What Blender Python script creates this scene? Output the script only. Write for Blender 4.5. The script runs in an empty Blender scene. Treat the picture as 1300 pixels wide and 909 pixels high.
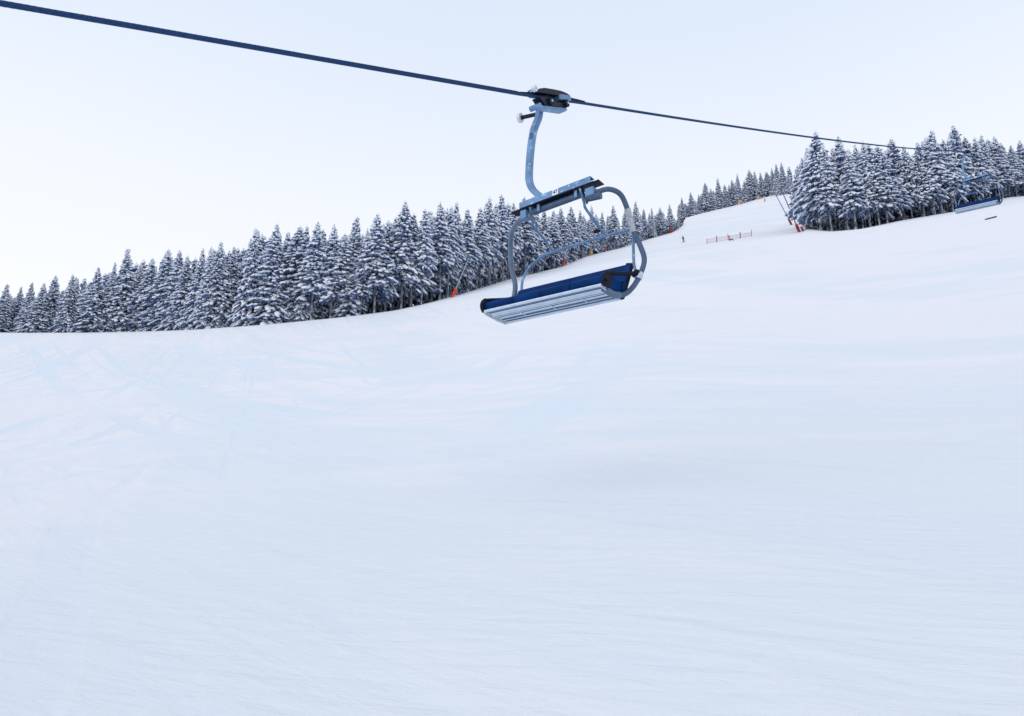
import bpy, bmesh, math, random
import numpy as np
from mathutils import Vector, Matrix, Euler

# ------------------------------------------------------------------ camera
scene = bpy.context.scene
C = scene.collection
F, PITCH = 1005.7, 0.247                     # focal length in pixels of a 1300 px wide frame, upward pitch
cd = bpy.data.cameras.new('camera'); cam = bpy.data.objects.new('camera', cd); C.objects.link(cam)
cd.sensor_width = 36; cd.lens = 36 * F / 1300
cd.clip_start = 0.1; cd.clip_end = 8000
cam.location = (0, 0, 0); cam.rotation_euler = (math.pi / 2 + PITCH, 0, 0)
scene.camera = cam

# ------------------------------------------------------------------ light
SUN_EL, SUN_AZ = math.radians(34), math.radians(-128)     # azimuth clockwise from +Y: behind the camera, left
w = bpy.data.worlds.new('World'); scene.world = w; w.use_nodes = True
nt = w.node_tree; nt.nodes.clear()
out = nt.nodes.new('ShaderNodeOutputWorld'); bg = nt.nodes.new('ShaderNodeBackground')
sky = nt.nodes.new('ShaderNodeTexSky'); sky.sky_type = 'NISHITA'; sky.sun_disc = False
sky.sun_elevation = SUN_EL; sky.sun_rotation = SUN_AZ; sky.altitude = 1500; sky.dust_density = 2.0
tc = nt.nodes.new('ShaderNodeTexCoord'); sep = nt.nodes.new('ShaderNodeSeparateXYZ')
ramp = nt.nodes.new('ShaderNodeValToRGB')          # thin high cloud: white low down, pale blue higher up
cr = ramp.color_ramp
cr.elements[0].position = 0.0; cr.elements[0].color = (.95, .955, .98, 1)
cr.elements[1].position = 1.0; cr.elements[1].color = (.64, .72, .90, 1)
for p, c in ((.24, (.95, .955, .98, 1)), (.42, (.87, .905, .965, 1)), (.60, (.72, .80, .93, 1))):
    e = cr.elements.new(p); e.color = c
nse = nt.nodes.new('ShaderNodeTexNoise'); nse.inputs['Scale'].default_value = 1.4; nse.inputs['Detail'].default_value = 3
mul = nt.nodes.new('ShaderNodeVectorMath'); mul.operation = 'SCALE'; mul.inputs['Scale'].default_value = 11.2
mix = nt.nodes.new('ShaderNodeMix'); mix.data_type = 'RGBA'; mix.inputs['Factor'].default_value = .92
mad = nt.nodes.new('ShaderNodeMath'); mad.operation = 'MULTIPLY_ADD'; mad.inputs[1].default_value = .10
L = nt.links.new
L(tc.outputs['Generated'], sep.inputs[0]); L(tc.outputs['Generated'], nse.inputs['Vector'])
L(nse.outputs['Fac'], mad.inputs[0]); L(sep.outputs['Z'], mad.inputs[2])
sub = nt.nodes.new('ShaderNodeMath'); sub.operation = 'SUBTRACT'; sub.inputs[1].default_value = .05
L(mad.outputs[0], sub.inputs[0]); L(sub.outputs[0], ramp.inputs['Fac'])
L(ramp.outputs['Color'], mul.inputs[0])
L(sky.outputs['Color'], mix.inputs['A']); L(mul.outputs['Vector'], mix.inputs['B'])
L(mix.outputs['Result'], bg.inputs['Color']); bg.inputs['Strength'].default_value = 0.1
L(bg.outputs[0], out.inputs[0])
sl = bpy.data.lights.new('sun', 'SUN'); sun = bpy.data.objects.new('sun', sl); C.objects.link(sun)
sl.energy = 0.6; sl.angle = math.radians(80); sl.color = (1.0, .95, .93)
sd = Vector((math.sin(SUN_AZ) * math.cos(SUN_EL), math.cos(SUN_AZ) * math.cos(SUN_EL), math.sin(SUN_EL)))
sun.rotation_euler = sd.to_track_quat('Z', 'Y').to_euler()
scene.view_settings.view_transform = 'Standard'; scene.view_settings.look = 'None'
scene.view_settings.exposure = 0.0; scene.view_settings.gamma = 1; scene.view_settings.use_curve_mapping = False

# ------------------------------------------------------------------ helpers
def tag(o, label=None, cat=None, group=None, kind=None):
    if label: o['label'] = label
    if cat: o['category'] = cat
    if group: o['group'] = group
    if kind: o['kind'] = kind
    return o

def link_mesh(name, me, mats, parent=None, smooth=False):
    o = bpy.data.objects.new(name, me); C.objects.link(o)
    if not isinstance(mats, (list, tuple)): mats = [mats]
    for m in mats: me.materials.append(m)
    if smooth: me.polygons.foreach_set('use_smooth', np.ones(len(me.polygons), bool))
    if parent: o.parent = parent
    return o

class MB:
    """collects geometry, then links it as one mesh object"""
    def __init__(s): s.v = []; s.f = []; s.m = []
    def add(s, v, f, m=0):
        n = len(s.v); s.v += [tuple(p) for p in v]; s.f += [tuple(i + n for i in q) for q in f]; s.m += [m] * len(f); return s
    def box(s, c, size, R=None, m=0, bev=0.0):
        bm = bmesh.new(); bmesh.ops.create_cube(bm, size=1)
        for v in bm.verts: v.co = Vector((v.co.x * size[0], v.co.y * size[1], v.co.z * size[2]))
        if bev: bmesh.ops.bevel(bm, geom=bm.edges[:], offset=bev, segments=2, affect='EDGES', profile=.5)
        R = R or Matrix.Identity(3); c = Vector(c)
        bm.verts.index_update()
        s.add([R @ v.co + c for v in bm.verts], [[v.index for v in f.verts] for f in bm.faces], m); bm.free(); return s
    def tube(s, pts, r, seg=14, m=0, smooth=6, caps=True, shape=None):
        P = [Vector(p) for p in pts]
        if smooth and len(P) > 2:
            Q = []
            for i in range(len(P) - 1):
                a, b, c, d = P[max(i - 1, 0)], P[i], P[i + 1], P[min(i + 2, len(P) - 1)]
                for k in range(smooth):
                    t = k / smooth
                    Q.append(.5 * ((2 * b) + (c - a) * t + (2 * a - 5 * b + 4 * c - d) * t * t + (3 * b - a - 3 * c + d) * t ** 3))
            Q.append(P[-1]); P = Q
        rr = r if isinstance(r, (list, tuple)) else None
        N = None; rings = []
        for i, p in enumerate(P):
            T = (P[min(i + 1, len(P) - 1)] - P[max(i - 1, 0)]).normalized()
            if N is None:
                N = T.orthogonal().normalized() if shape is None else (shape[2] - T * shape[2].dot(T)).normalized()
            else: N = (N - T * N.dot(T)).normalized()
            B = T.cross(N)
            rad = r if rr is None else rr[0] + (rr[1] - rr[0]) * i / (len(P) - 1)
            if shape:
                a, b = shape[0] / 2, shape[1] / 2; q = .22 * min(a, b)
                ring = [p + N * x + B * y for x, y in ((a, b - q), (a - q, b), (-a + q, b), (-a, b - q), (-a, -b + q), (-a + q, -b), (a - q, -b), (a, -b + q))]
            else:
                ring = [p + (N * math.cos(2 * math.pi * k / seg) + B * math.sin(2 * math.pi * k / seg)) * rad for k in range(seg)]
            rings.append(ring)
        n = len(rings[0]); v = [q for rg in rings for q in rg]
        f = [(i * n + k, i * n + (k + 1) % n, (i + 1) * n + (k + 1) % n, (i + 1) * n + k) for i in range(len(rings) - 1) for k in range(n)]
        if caps: f += [tuple(range(n))[::-1], tuple((len(rings) - 1) * n + k for k in range(n))]
        s.add(v, f, m); return s
    def prism(s, poly, x0, x1, fn, m=0):
        """poly of 2-D points pushed from x0 to x1; fn(a, b, x) gives the 3-D point"""
        n = len(poly)
        v = [fn(a, b, x0) for a, b in poly] + [fn(a, b, x1) for a, b in poly]
        f = [tuple(range(n))[::-1], tuple(range(n, 2 * n))] + [(k, (k + 1) % n, n + (k + 1) % n, n + k) for k in range(n)]
        s.add(v, f, m); return s
    def build(s, name, mats, parent=None, smooth=False, bevel=0):
        me = bpy.data.meshes.new(name); me.from_pydata(s.v, [], s.f); me.update()
        if len(set(s.m)) > 1: me.polygons.foreach_set('material_index', s.m)
        bm = bmesh.new(); bm.from_mesh(me); bmesh.ops.recalc_face_normals(bm, faces=bm.faces[:])
        if bevel: bmesh.ops.bevel(bm, geom=[e for e in bm.edges if e.is_manifold and e.calc_face_angle(0) > .6], offset=bevel, segments=2, affect='EDGES', profile=.6)
        bm.to_mesh(me); bm.free()
        o = link_mesh(name, me, mats, parent)
        if smooth:
            me.polygons.foreach_set('use_smooth', np.ones(len(me.polygons), bool))
            try: me.set_sharp_from_angle(angle=math.radians(42))
            except Exception: pass
        return o

def empty(name, loc, rot=(0, 0, 0), scale=1):
    o = bpy.data.objects.new(name, None); C.objects.link(o); o.location = loc; o.rotation_euler = rot; o.scale = (scale,) * 3
    o.empty_display_size = .3
    return o

def copy_tree(o, parent=None):
    c = o.copy(); C.objects.link(c); c.parent = parent
    for ch in [x for x in kids.get(o.name, [])]: copy_tree(ch, c)
    return c
kids = {}
def index_kids():
    kids.clear()
    for o in bpy.data.objects:
        if o.parent: kids.setdefault(o.parent.name, []).append(o)

# ------------------------------------------------------------------ materials
def mat(name, col, rough=.5, metal=0, noise=None, bump=None, col2=None, spec=None, wear=None):
    """noise=(scale, amount) value mottling; bump=(scale, strength); wear=(scale, threshold, colour)"""
    m = bpy.data.materials.new(name); m.use_nodes = True; t = m.node_tree; b = t.nodes['Principled BSDF']
    b.inputs['Roughness'].default_value = rough; b.inputs['Metallic'].default_value = metal
    if spec is not None: b.inputs['Specular IOR Level'].default_value = spec
    b.inputs['Base Color'].default_value = (*col, 1)
    tcn = t.nodes.new('ShaderNodeTexCoord'); last = None
    if noise:
        n = t.nodes.new('ShaderNodeTexNoise'); n.inputs['Scale'].default_value = noise[0]; n.inputs['Detail'].default_value = 5
        t.links.new(tcn.outputs['Object'], n.inputs['Vector'])
        mx = t.nodes.new('ShaderNodeMix'); mx.data_type = 'RGBA'
        c2 = col2 or tuple(c * (1 - noise[1]) for c in col)
        mx.inputs['A'].default_value = (*col, 1); mx.inputs['B'].default_value = (*c2, 1)
        r = t.nodes.new('ShaderNodeMapRange'); r.inputs[1].default_value = .35; r.inputs[2].default_value = .65
        t.links.new(n.outputs['Fac'], r.inputs[0]); t.links.new(r.outputs[0], mx.inputs['Factor'])
        t.links.new(mx.outputs['Result'], b.inputs['Base Color']); last = mx.outputs['Result']
    if wear:
        n = t.nodes.new('ShaderNodeTexNoise'); n.inputs['Scale'].default_value = wear[0]; n.inputs['Detail'].default_value = 8
        t.links.new(tcn.outputs['Object'], n.inputs['Vector'])
        r = t.nodes.new('ShaderNodeMapRange'); r.inputs[1].default_value = wear[1]; r.inputs[2].default_value = wear[1] + .06
        mx = t.nodes.new('ShaderNodeMix'); mx.data_type = 'RGBA'
        if last: t.links.new(last, mx.inputs['A'])
        else: mx.inputs['A'].default_value = (*col, 1)
        mx.inputs['B'].default_value = (*wear[2], 1)
        t.links.new(n.outputs['Fac'], r.inputs[0]); t.links.new(r.outputs[0], mx.inputs['Factor'])
        t.links.new(mx.outputs['Result'], b.inputs['Base Color'])
    if bump:
        n = t.nodes.new('ShaderNodeTexNoise'); n.inputs['Scale'].default_value = bump[0]; n.inputs['Detail'].default_value = 6
        t.links.new(tcn.outputs['Object'], n.inputs['Vector'])
        bp = t.nodes.new('ShaderNodeBump'); bp.inputs['Strength'].default_value = bump[1]; bp.inputs['Distance'].default_value = .01
        t.links.new(n.outputs['Fac'], bp.inputs['Height']); t.links.new(bp.outputs[0], b.inputs['Normal'])
    return m

M = {
    'galv': mat('galvanised_steel', (.155, .30, .52), .42, .35, (6, .3), (60, .25), wear=(9, .62, (.34, .5, .68))),
    'tube': mat('painted_tube', (.068, .115, .205), .5, .15, (5, .25), (80, .2), wear=(14, .68, (.3, .38, .48))),
    'tube_light': mat('pale_tube', (.13, .19, .29), .45, .2, (8, .25)),  # paler tube colour for the left frame and the foot sleeve
    'steel': mat('bright_steel', (.55, .66, .78), .3, .7, (12, .25)),
    'dark': mat('dark_steel', (.005, .009, .03), .5, .1, (9, .5), spec=.3),
    'black': mat('black_rubber', (.007, .010, .02), .7, 0, (20, .4), (120, .3), spec=.2),
    'blue': mat('blue_vinyl', (.002, .038, .17), .7, 0, (4, .35), (45, .3), spec=.08, wear=(5, .70, (.03, .09, .22))),
    'blue_dark': mat('blue_vinyl_seam', (.006, .02, .08), .6),
    'pan': mat('pale_seat_pan', (.60, .70, .82), .35, .15, (7, .15), (30, .15)),
    'pan_groove_shade': mat('seat_pan_groove_shade', (.035, .085, .20), .5, .1),
    'white': mat('white_plastic', (.75, .78, .80), .4, 0, (20, .15)),
    'tape': mat('grey_wrap', (.52, .55, .60), .7, 0, (25, .45), (60, .5)),
    'plate': mat('white_plate', (.82, .84, .88), .4),
    'ink': mat('black_ink', (.012, .012, .02), .5),
    'rope': mat('steel_rope', (.026, .068, .18), .75, 0, (40, .3), spec=.12),
    'red': mat('red_pad', (.40, .03, .045), .6, 0, (3, .35)),
    'orange': mat('orange_pad', (.85, .075, .02), .6, 0, (3, .25)),
    'yellow': mat('yellow_pad', (.80, .40, .10), .6, 0, (3, .2)),
    'pole': mat('pole_steel', (.12, .20, .40), .45, .4, (5, .3)),
    'pole_pale': mat('frosted_pole', (.38, .46, .58), .6, .1, (5, .3)),
    'net': mat('red_net', (.38, .13, .20), .7), 'netpost': mat('fence_post', (.28, .07, .16), .6),
    'skin': mat('skin', (.5, .3, .22), .6), 'jkt_navy': mat('navy_clothes', (.02, .03, .09), .8, 0, (12, .4)),
    'jkt_orange': mat('orange_clothes', (.8, .32, .04), .8), 'jkt_teal': mat('teal_clothes', (.03, .14, .25), .8),
    'hair': mat('dark_hair', (.02, .015, .01), .9), 'ski_dark': mat('dark_board', (.02, .02, .03), .4), 'ski_red': mat('red_tip', (.45, .02, .03), .4),
    'wood': mat('dark_wood', (.03, .025, .03), .9, 0, (14, .5)),
}

def snow_tree_mat():
    m = bpy.data.materials.new('bough_snow'); m.use_nodes = True; t = m.node_tree; b = t.nodes['Principled BSDF']
    b.inputs['Roughness'].default_value = .8; b.inputs['Specular IOR Level'].default_value = .15
    g = t.nodes.new('ShaderNodeTexCoord'); n = t.nodes.new('ShaderNodeTexNoise'); n.inputs['Scale'].default_value = 5; n.inputs['Detail'].default_value = 4
    t.links.new(g.outputs['Object'], n.inputs['Vector'])
    r = t.nodes.new('ShaderNodeValToRGB'); r.color_ramp.elements[0].position = .32; r.color_ramp.elements[0].color = (.72, .80, .92, 1)
    r.color_ramp.elements[1].position = .56; r.color_ramp.elements[1].color = (.88, .90, .92, 1)
    t.links.new(n.outputs['Fac'], r.inputs['Fac']); t.links.new(r.outputs['Color'], b.inputs['Base Color'])
    return m
def needle_mat():
    m = bpy.data.materials.new('frosted_bluelit_needles'); m.use_nodes = True; t = m.node_tree; b = t.nodes['Principled BSDF']
    b.inputs['Roughness'].default_value = .9; b.inputs['Specular IOR Level'].default_value = .1
    g = t.nodes.new('ShaderNodeTexCoord'); n = t.nodes.new('ShaderNodeTexNoise'); n.inputs['Scale'].default_value = 3.2; n.inputs['Detail'].default_value = 5
    t.links.new(g.outputs['Object'], n.inputs['Vector'])
    r = t.nodes.new('ShaderNodeValToRGB'); e = r.color_ramp
    e.elements[0].position = .38; e.elements[0].color = (.005, .012, .042, 1)
    e.elements[1].position = .63; e.elements[1].color = (.42, .56, .82, 1)  # frost, with the blue cast of the sky light put into its colour
    k = e.elements.new(.50); k.color = (.075, .135, .31, 1)
    t.links.new(n.outputs['Fac'], r.inputs['Fac']); t.links.new(r.outputs['Color'], b.inputs['Base Color'])
    return m
def bark_mat():
    m = bpy.data.materials.new('frosted_bark'); m.use_nodes = True; t = m.node_tree; b = t.nodes['Principled BSDF']
    b.inputs['Roughness'].default_value = .95
    g = t.nodes.new('ShaderNodeTexCoord'); mp = t.nodes.new('ShaderNodeMapping'); mp.inputs['Scale'].default_value = (6, 6, 1.2)
    n = t.nodes.new('ShaderNodeTexNoise'); n.inputs['Scale'].default_value = 1; n.inputs['Detail'].default_value = 6
    t.links.new(g.outputs['Object'], mp.inputs[0]); t.links.new(mp.outputs[0], n.inputs['Vector'])
    r = t.nodes.new('ShaderNodeValToRGB'); e = r.color_ramp
    e.elements[0].position = .42; e.elements[0].color = (.055, .055, .075, 1)
    e.elements[1].position = .62; e.elements[1].color = (.42, .45, .54, 1)
    t.links.new(n.outputs['Fac'], r.inputs['Fac']); t.links.new(r.outputs['Color'], b.inputs['Base Color'])
    return m
SNOWT, NEEDLE, BARK = snow_tree_mat(), needle_mat(), bark_mat()

# ------------------------------------------------------------------ terrain
def ray(u, v):
    a = (u - 650) / F; b = (454.5 - v) / F
    return np.array([a, math.cos(PITCH) - b * math.sin(PITCH), math.sin(PITCH) + b * math.cos(PITCH)])
def azt(u, v):
    r = ray(u, v); return math.degrees(math.atan2(r[0], r[1])), r[2] / math.hypot(r[0], r[1])
# survey of the slope as (sight bearing, sight height, distance): the ground 130 m off, the first forest edge, the top of the upper piste
B1 = [(0, 427), (100, 426.5), (170, 425), (250, 421), (330, 413.5), (420, 405), (500, 395), (550, 385), (600, 374), (650, 362), (700, 350), (750, 339), (800, 328), (860, 318),
      (900, 312), (935, 308.5), (975, 303), (1010, 298), (1056, 296.5), (1094, 293), (1142, 283.5), (1178, 278.5), (1212, 273), (1278, 257), (1330, 252)]
E1 = [(0, 422, 185), (100, 422, 172), (170, 421, 165), (250, 418, 150), (330, 412, 140), (420, 404, 136), (500, 394, 135), (545, 384, 138),
      (600, 369, 148), (638, 357, 168), (665, 350, 185), (712, 339, 225), (743, 325.5, 255), (785, 315.5, 290), (821, 304, 325), (850, 296, 345), (862, 291, 348)]
E1b = [(868, 284, 348), (880, 281, 348), (920, 273, 348), (960, 263.5, 348), (1000, 256, 348), (1024, 291, 147), (1056, 294, 146), (1094, 290.5, 146), (1142, 280, 150), (1178, 274, 152), (1212, 268.5, 155), (1278, 250.5, 172), (1330, 246, 180)]
E2 = [(866, 277.5, 410), (889, 271, 420), (919, 264, 425), (942, 258.5, 430), (965, 252, 430), (984, 247, 430), (996, 244.5, 425), (1012, 247, 400), (1040, 262, 330), (1070, 284, 300)]
def tab(rows): a = [(azt(u, v)[0], azt(u, v)[1], d) for u, v, d in rows]; return np.array(a)
t1 = tab(E1 + E1b); t2 = tab(E2); tb = tab([(u, v, 130) for u, v in B1])
def with_sides(a, x, l, r):
    return np.concatenate([[-180, -95, a[0] - 14], a, [a[-1] + 14, 100, 180]]), np.concatenate([l, x, r])
A1, T1 = with_sides(t1[:, 0], t1[:, 1], [-.16, .02, .22], [.36, .04, -.16]); D1 = np.concatenate([[190] * 3, t1[:, 2], [190] * 3])
AB, TB = with_sides(tb[:, 0], tb[:, 1], [-.17, .015, .21], [.35, .035, -.17])
_g = np.arange(-180, 180.01, .1); _k = np.exp(-.5 * (np.arange(-50, 51) * .1 / 1.9) ** 2); _k /= _k.sum()
_tb = np.interp(_g, AB, TB); _tb = np.convolve(np.pad(_tb, 50, mode='edge'), _k, 'valid')
def base_slope(az): return np.interp(az, _g, _tb)
def edge1(az): return np.interp(az, A1, D1), np.interp(az, A1, T1)
def edge2(az):
    d1, s1 = edge1(az)
    dd, tt = d1 + 160, s1 - .002          # elsewhere the ground runs on just below the sight line
    m = (az > t2[0, 0]) & (az < t2[-1, 0])
    d2 = np.where(m, np.interp(az, t2[:, 0], t2[:, 2]), dd); s2 = np.where(m, np.interp(az, t2[:, 0], t2[:, 1]), tt)
    return d2, s2
DB = 130.0
def ground_np(az, d):
    az = np.asarray(az, float); d = np.asarray(d, float)
    sb = base_slope(az); d1, s1 = edge1(az); d2, s2 = edge2(az)
    s0 = .55 * sb; c = (sb - s0 + 1.6 / DB) / DB
    near = -1.6 + s0 * d + c * d * d
    m1 = d * (sb + (s1 - sb) * np.clip((d - DB) / (d1 - DB), 0, 1))
    m2 = d * (s1 + (s2 - s1) * np.clip((d - d1) / (d2 - d1), 0, 1))
    far = d2 * s2 + (d - d2) * .02
    return np.where(d <= DB, near, np.where(d <= d1, m1, np.where(d <= d2, m2, far)))
def ground(x, y):
    return float(ground_np(math.degrees(math.atan2(x, y)), math.hypot(x, y)))
def at(u, v, d):
    """a spot on the snow on the bearing of (u, v), d metres off"""
    az = math.radians(azt(u, v)[0]); x, y = d * math.sin(az), d * math.cos(az)
    return Vector((x, y, ground(x, y)))

az = np.concatenate([np.arange(-180, -48, 3.), np.arange(-48, 50, .2), np.arange(50, 180, 3.)])
ds = np.concatenate([[.6, 1.5], np.geomspace(2.5, 130, 90), np.arange(132, 440, 2.5), np.geomspace(450, 4000, 14)])
AZ, DS = np.meshgrid(az, ds, indexing='ij')
# ease the bearing a little so that the sheet has no creases
Z = np.zeros_like(AZ)
for o_, w_ in ((-.25, .25), (0, .5), (.25, .25)):
    Z += w_ * ground_np(np.clip(AZ + o_, -180, 179.99), DS)
X = DS * np.sin(np.radians(AZ)); Y = DS * np.cos(np.radians(AZ))
rng = np.random.default_rng(5)
und = np.zeros_like(Z)
for k in range(26):                                   # gentle waves left by grooming and wind
    th = rng.uniform(0, math.pi); wl = rng.uniform(7, 45); ph = rng.uniform(0, 7)
    und += np.sin((X * math.cos(th) + Y * math.sin(th)) * 2 * math.pi / wl + ph + 1.3 * np.sin(X / 31 + k)) * wl * .0011
d1g = edge1(AZ)[0]
Z += und * np.clip((150 - DS) / 60, 0, 1) * np.clip(DS / 10, 0, 1)
nA, nD = len(az), len(ds)
V = np.stack([X, Y, Z], -1).reshape(-1, 3)
i0 = np.arange(nA)[:, None] * nD + np.arange(nD - 1)[None, :]; i1 = ((np.arange(nA) + 1) % nA)[:, None] * nD + np.arange(nD - 1)[None, :]
FQ = np.stack([i0, i0 + 1, i1 + 1, i1], -1).reshape(-1, 4)
cidx = len(V); V = np.vstack([V, [[0, 0, -1.6]]])
me = bpy.data.meshes.new('snow_slope')
tri = [(int(a * nD), int(((a + 1) % nA) * nD), cidx) for a in range(nA)]
me.from_pydata([tuple(p) for p in V.tolist()], [], [tuple(q) for q in FQ.tolist()] + tri); me.update()

def snow_mat():
    m = bpy.data.materials.new('piste_snow'); m.use_nodes = True; t = m.node_tree; b = t.nodes['Principled BSDF']; lk = t.links.new
    b.inputs['Roughness'].default_value = .75; b.inputs['Specular IOR Level'].default_value = .2
    g = t.nodes.new('ShaderNodeTexCoord')
    def mapped(rot, sc):
        m0 = t.nodes.new('ShaderNodeMapping'); m0.inputs['Rotation'].default_value = (0, 0, math.radians(rot)); m0.inputs['Location'].default_value = (rot * 3.7, rot * 1.3, 0)
        mp = t.nodes.new('ShaderNodeMapping'); mp.inputs['Scale'].default_value = sc
        lk(g.outputs['Object'], m0.inputs[0]); lk(m0.outputs[0], mp.inputs[0]); return mp.outputs[0]
    def noise(vec, s, det=5, ro=.55, dist=0):
        n = t.nodes.new('ShaderNodeTexNoise'); n.inputs['Scale'].default_value = s; n.inputs['Detail'].default_value = det
        n.inputs['Roughness'].default_value = ro; n.inputs['Distortion'].default_value = dist
        lk(vec, n.inputs['Vector']); return n.outputs['Fac']
    def rng_(x, a, b_, lo=0, hi=1):
        r = t.nodes.new('ShaderNodeMapRange'); r.interpolation_type = 'SMOOTHSTEP'
        for i, q in enumerate((a, b_, lo, hi)): r.inputs[i + 1].default_value = q
        lk(x, r.inputs[0]); return r.outputs[0]
    def math_(op, x, y):
        r = t.nodes.new('ShaderNodeMath'); r.operation = op
        for i, q in enumerate((x, y)):
            if isinstance(q, (int, float)): r.inputs[i].default_value = q
            else: lk(q, r.inputs[i])
        return r.outputs[0]
    # scraped, older snow (bluish) between fresh patches with pink sunlight painted into the colour
    sA = noise(mapped(64, (.016, .10, .03)), 1, 5, .62, .5)
    sB = noise(mapped(12, (.03, .22, .06)), 1, 5, .6, .5)
    sC = noise(mapped(12, (.012, .012, .012)), 1, 3, .5)
    fac = math_('ADD', math_('MULTIPLY', sA, .5), math_('ADD', math_('MULTIPLY', sB, .28), math_('MULTIPLY', sC, .3)))
    fac = rng_(fac, .49, .58)
    mx = t.nodes.new('ShaderNodeMix'); mx.data_type = 'RGBA'
    mx.inputs['A'].default_value = (.765, .802, .828, 1); mx.inputs['B'].default_value = (.84, .832, .85, 1)
    lk(fac, mx.inputs['Factor'])
    # old ski tracks: thin bands cut across the fall line in three directions
    tr = None
    for rot, sc, th in ((63, .30, .56), (54, .75, .57), (104, .32, .58), (72, .9, .58)):
        q = noise(mapped(rot, (.010, sc, .02)), 1, 2, .5, .35)
        q = rng_(q, th - .02, th + .07); tr = q if tr is None else math_('MAXIMUM', tr, q)
    gate = rng_(noise(mapped(0, (.03, .03, .03)), 1, 2), .36, .60)
    sx = t.nodes.new('ShaderNodeSeparateXYZ'); lk(g.outputs['Object'], sx.inputs[0])
    side = rng_(sx.outputs['X'], -4, 26, 1, .12)          # the left half of the run is the skied-out half
    wide = rng_(noise(mapped(66, (.022, .20, .02)), 1, 4, .55, 1.1), .53, .585)
    tr = math_('MAXIMUM', math_('MULTIPLY', tr, gate), math_('MULTIPLY', wide, .5)); tr = math_('MULTIPLY', tr, side)
    mx2 = t.nodes.new('ShaderNodeMix'); mx2.data_type = 'RGBA'; mx2.inputs['B'].default_value = (.73, .80, .855, 1)
    lk(mx.outputs['Result'], mx2.inputs['A']); lk(math_('MULTIPLY', tr, .9), mx2.inputs['Factor'])
    at_ = t.nodes.new('ShaderNodeAttribute'); at_.attribute_name = 'litter_shade'
    mx3 = t.nodes.new('ShaderNodeMix'); mx3.data_type = 'RGBA'; mx3.inputs['B'].default_value = (.05, .05, .06, 1)  # near-black floor tone holds the painted forest shade
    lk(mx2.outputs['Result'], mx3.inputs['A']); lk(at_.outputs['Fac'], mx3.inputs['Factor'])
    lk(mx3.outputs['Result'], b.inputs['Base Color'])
    # relief
    h1 = noise(mapped(28, (1.6, 7.0, 2)), 1, 6, .65, .8); h2 = noise(mapped(0, (14, 14, 14)), 1, 6, .75); h3 = noise(mapped(48, (.16, 1.1, .5)), 1, 5, .55, .6)
    hh = math_('ADD', math_('MULTIPLY', h1, .05), math_('ADD', math_('MULTIPLY', h2, .012), math_('MULTIPLY', h3, .14)))
    hh = math_('ADD', hh, math_('MULTIPLY', tr, -.05))
    bp = t.nodes.new('ShaderNodeBump'); bp.inputs['Strength'].default_value = .55; bp.inputs['Distance'].default_value = 1
    lk(hh, bp.inputs['Height']); lk(bp.outputs[0], b.inputs['Normal'])
    return m
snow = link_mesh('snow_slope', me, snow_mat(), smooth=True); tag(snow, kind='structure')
# dark duff under the closed forest, with the shade between trunks painted in
floor_shade = np.zeros(len(V)); azf, df = AZ.reshape(-1), DS.reshape(-1)
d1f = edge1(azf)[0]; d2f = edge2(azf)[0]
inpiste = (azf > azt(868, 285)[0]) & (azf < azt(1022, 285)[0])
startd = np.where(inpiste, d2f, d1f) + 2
floor_shade[:-1] = np.clip((df - startd) / 5, 0, 1) * (df < 700) * (np.abs(azf) < 55)
attr = me.attributes.new('litter_shade', 'FLOAT', 'POINT'); attr.data.foreach_set('value', floor_shade.astype(np.float32))

# ------------------------------------------------------------------ trees
def pad_template(rs, k=6):
    """one lumpy tuft, long axis x, unit size"""
    v = [(-1, 0, 0)]
    for xs, rr in ((-.45, .8), (.35, .95)):
        for j in range(k):
            a = 2 * math.pi * j / k + rs.uniform(-.25, .25); q = rr * rs.uniform(.75, 1.2)
            v.append((xs + rs.uniform(-.12, .12), math.cos(a) * q, math.sin(a) * q))
    v.append((1, 0, -.15)); n = len(v) - 1
    f = [(0, 1 + (j + 1) % k, 1 + j) for j in range(k)]
    f += [(1 + j, 1 + (j + 1) % k, 1 + k + (j + 1) % k) for j in range(k)] + [(1 + j, 1 + k + (j + 1) % k, 1 + k + j) for j in range(k)]
    f += [(1 + k + j, 1 + k + (j + 1) % k, n) for j in range(k)]
    return np.array(v), np.array(f)
def sprig_template(rs, n=9):
    """thin needle-laden twigs sticking out and hanging below a tuft"""
    v = []; f = []
    for j in range(n):
        a = rs.uniform(0, 2 * math.pi); c = np.array([rs.uniform(-.7, .6), rs.uniform(-.3, .3), rs.uniform(-.4, .1)])
        tip = c + np.array([math.cos(a) * rs.uniform(.3, 1.0) + .35, math.sin(a) * rs.uniform(.5, 1.3), rs.uniform(-1.9, -.3)])
        s = np.array([-math.sin(a), math.cos(a), 0]) * rs.uniform(.14, .3) if rs.random() < .5 else np.array([.25, 0, rs.uniform(-.2, .2)])
        b = len(v); v += [c - s, c + s, tip]; f.append((b, b + 1, b + 2))
    return np.array(v), np.array(f)
_rs = np.random.default_rng(11)
PADS = [pad_template(_rs, 5) for _ in range(5)]; SPR = [sprig_template(_rs) for _ in range(5)]

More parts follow.
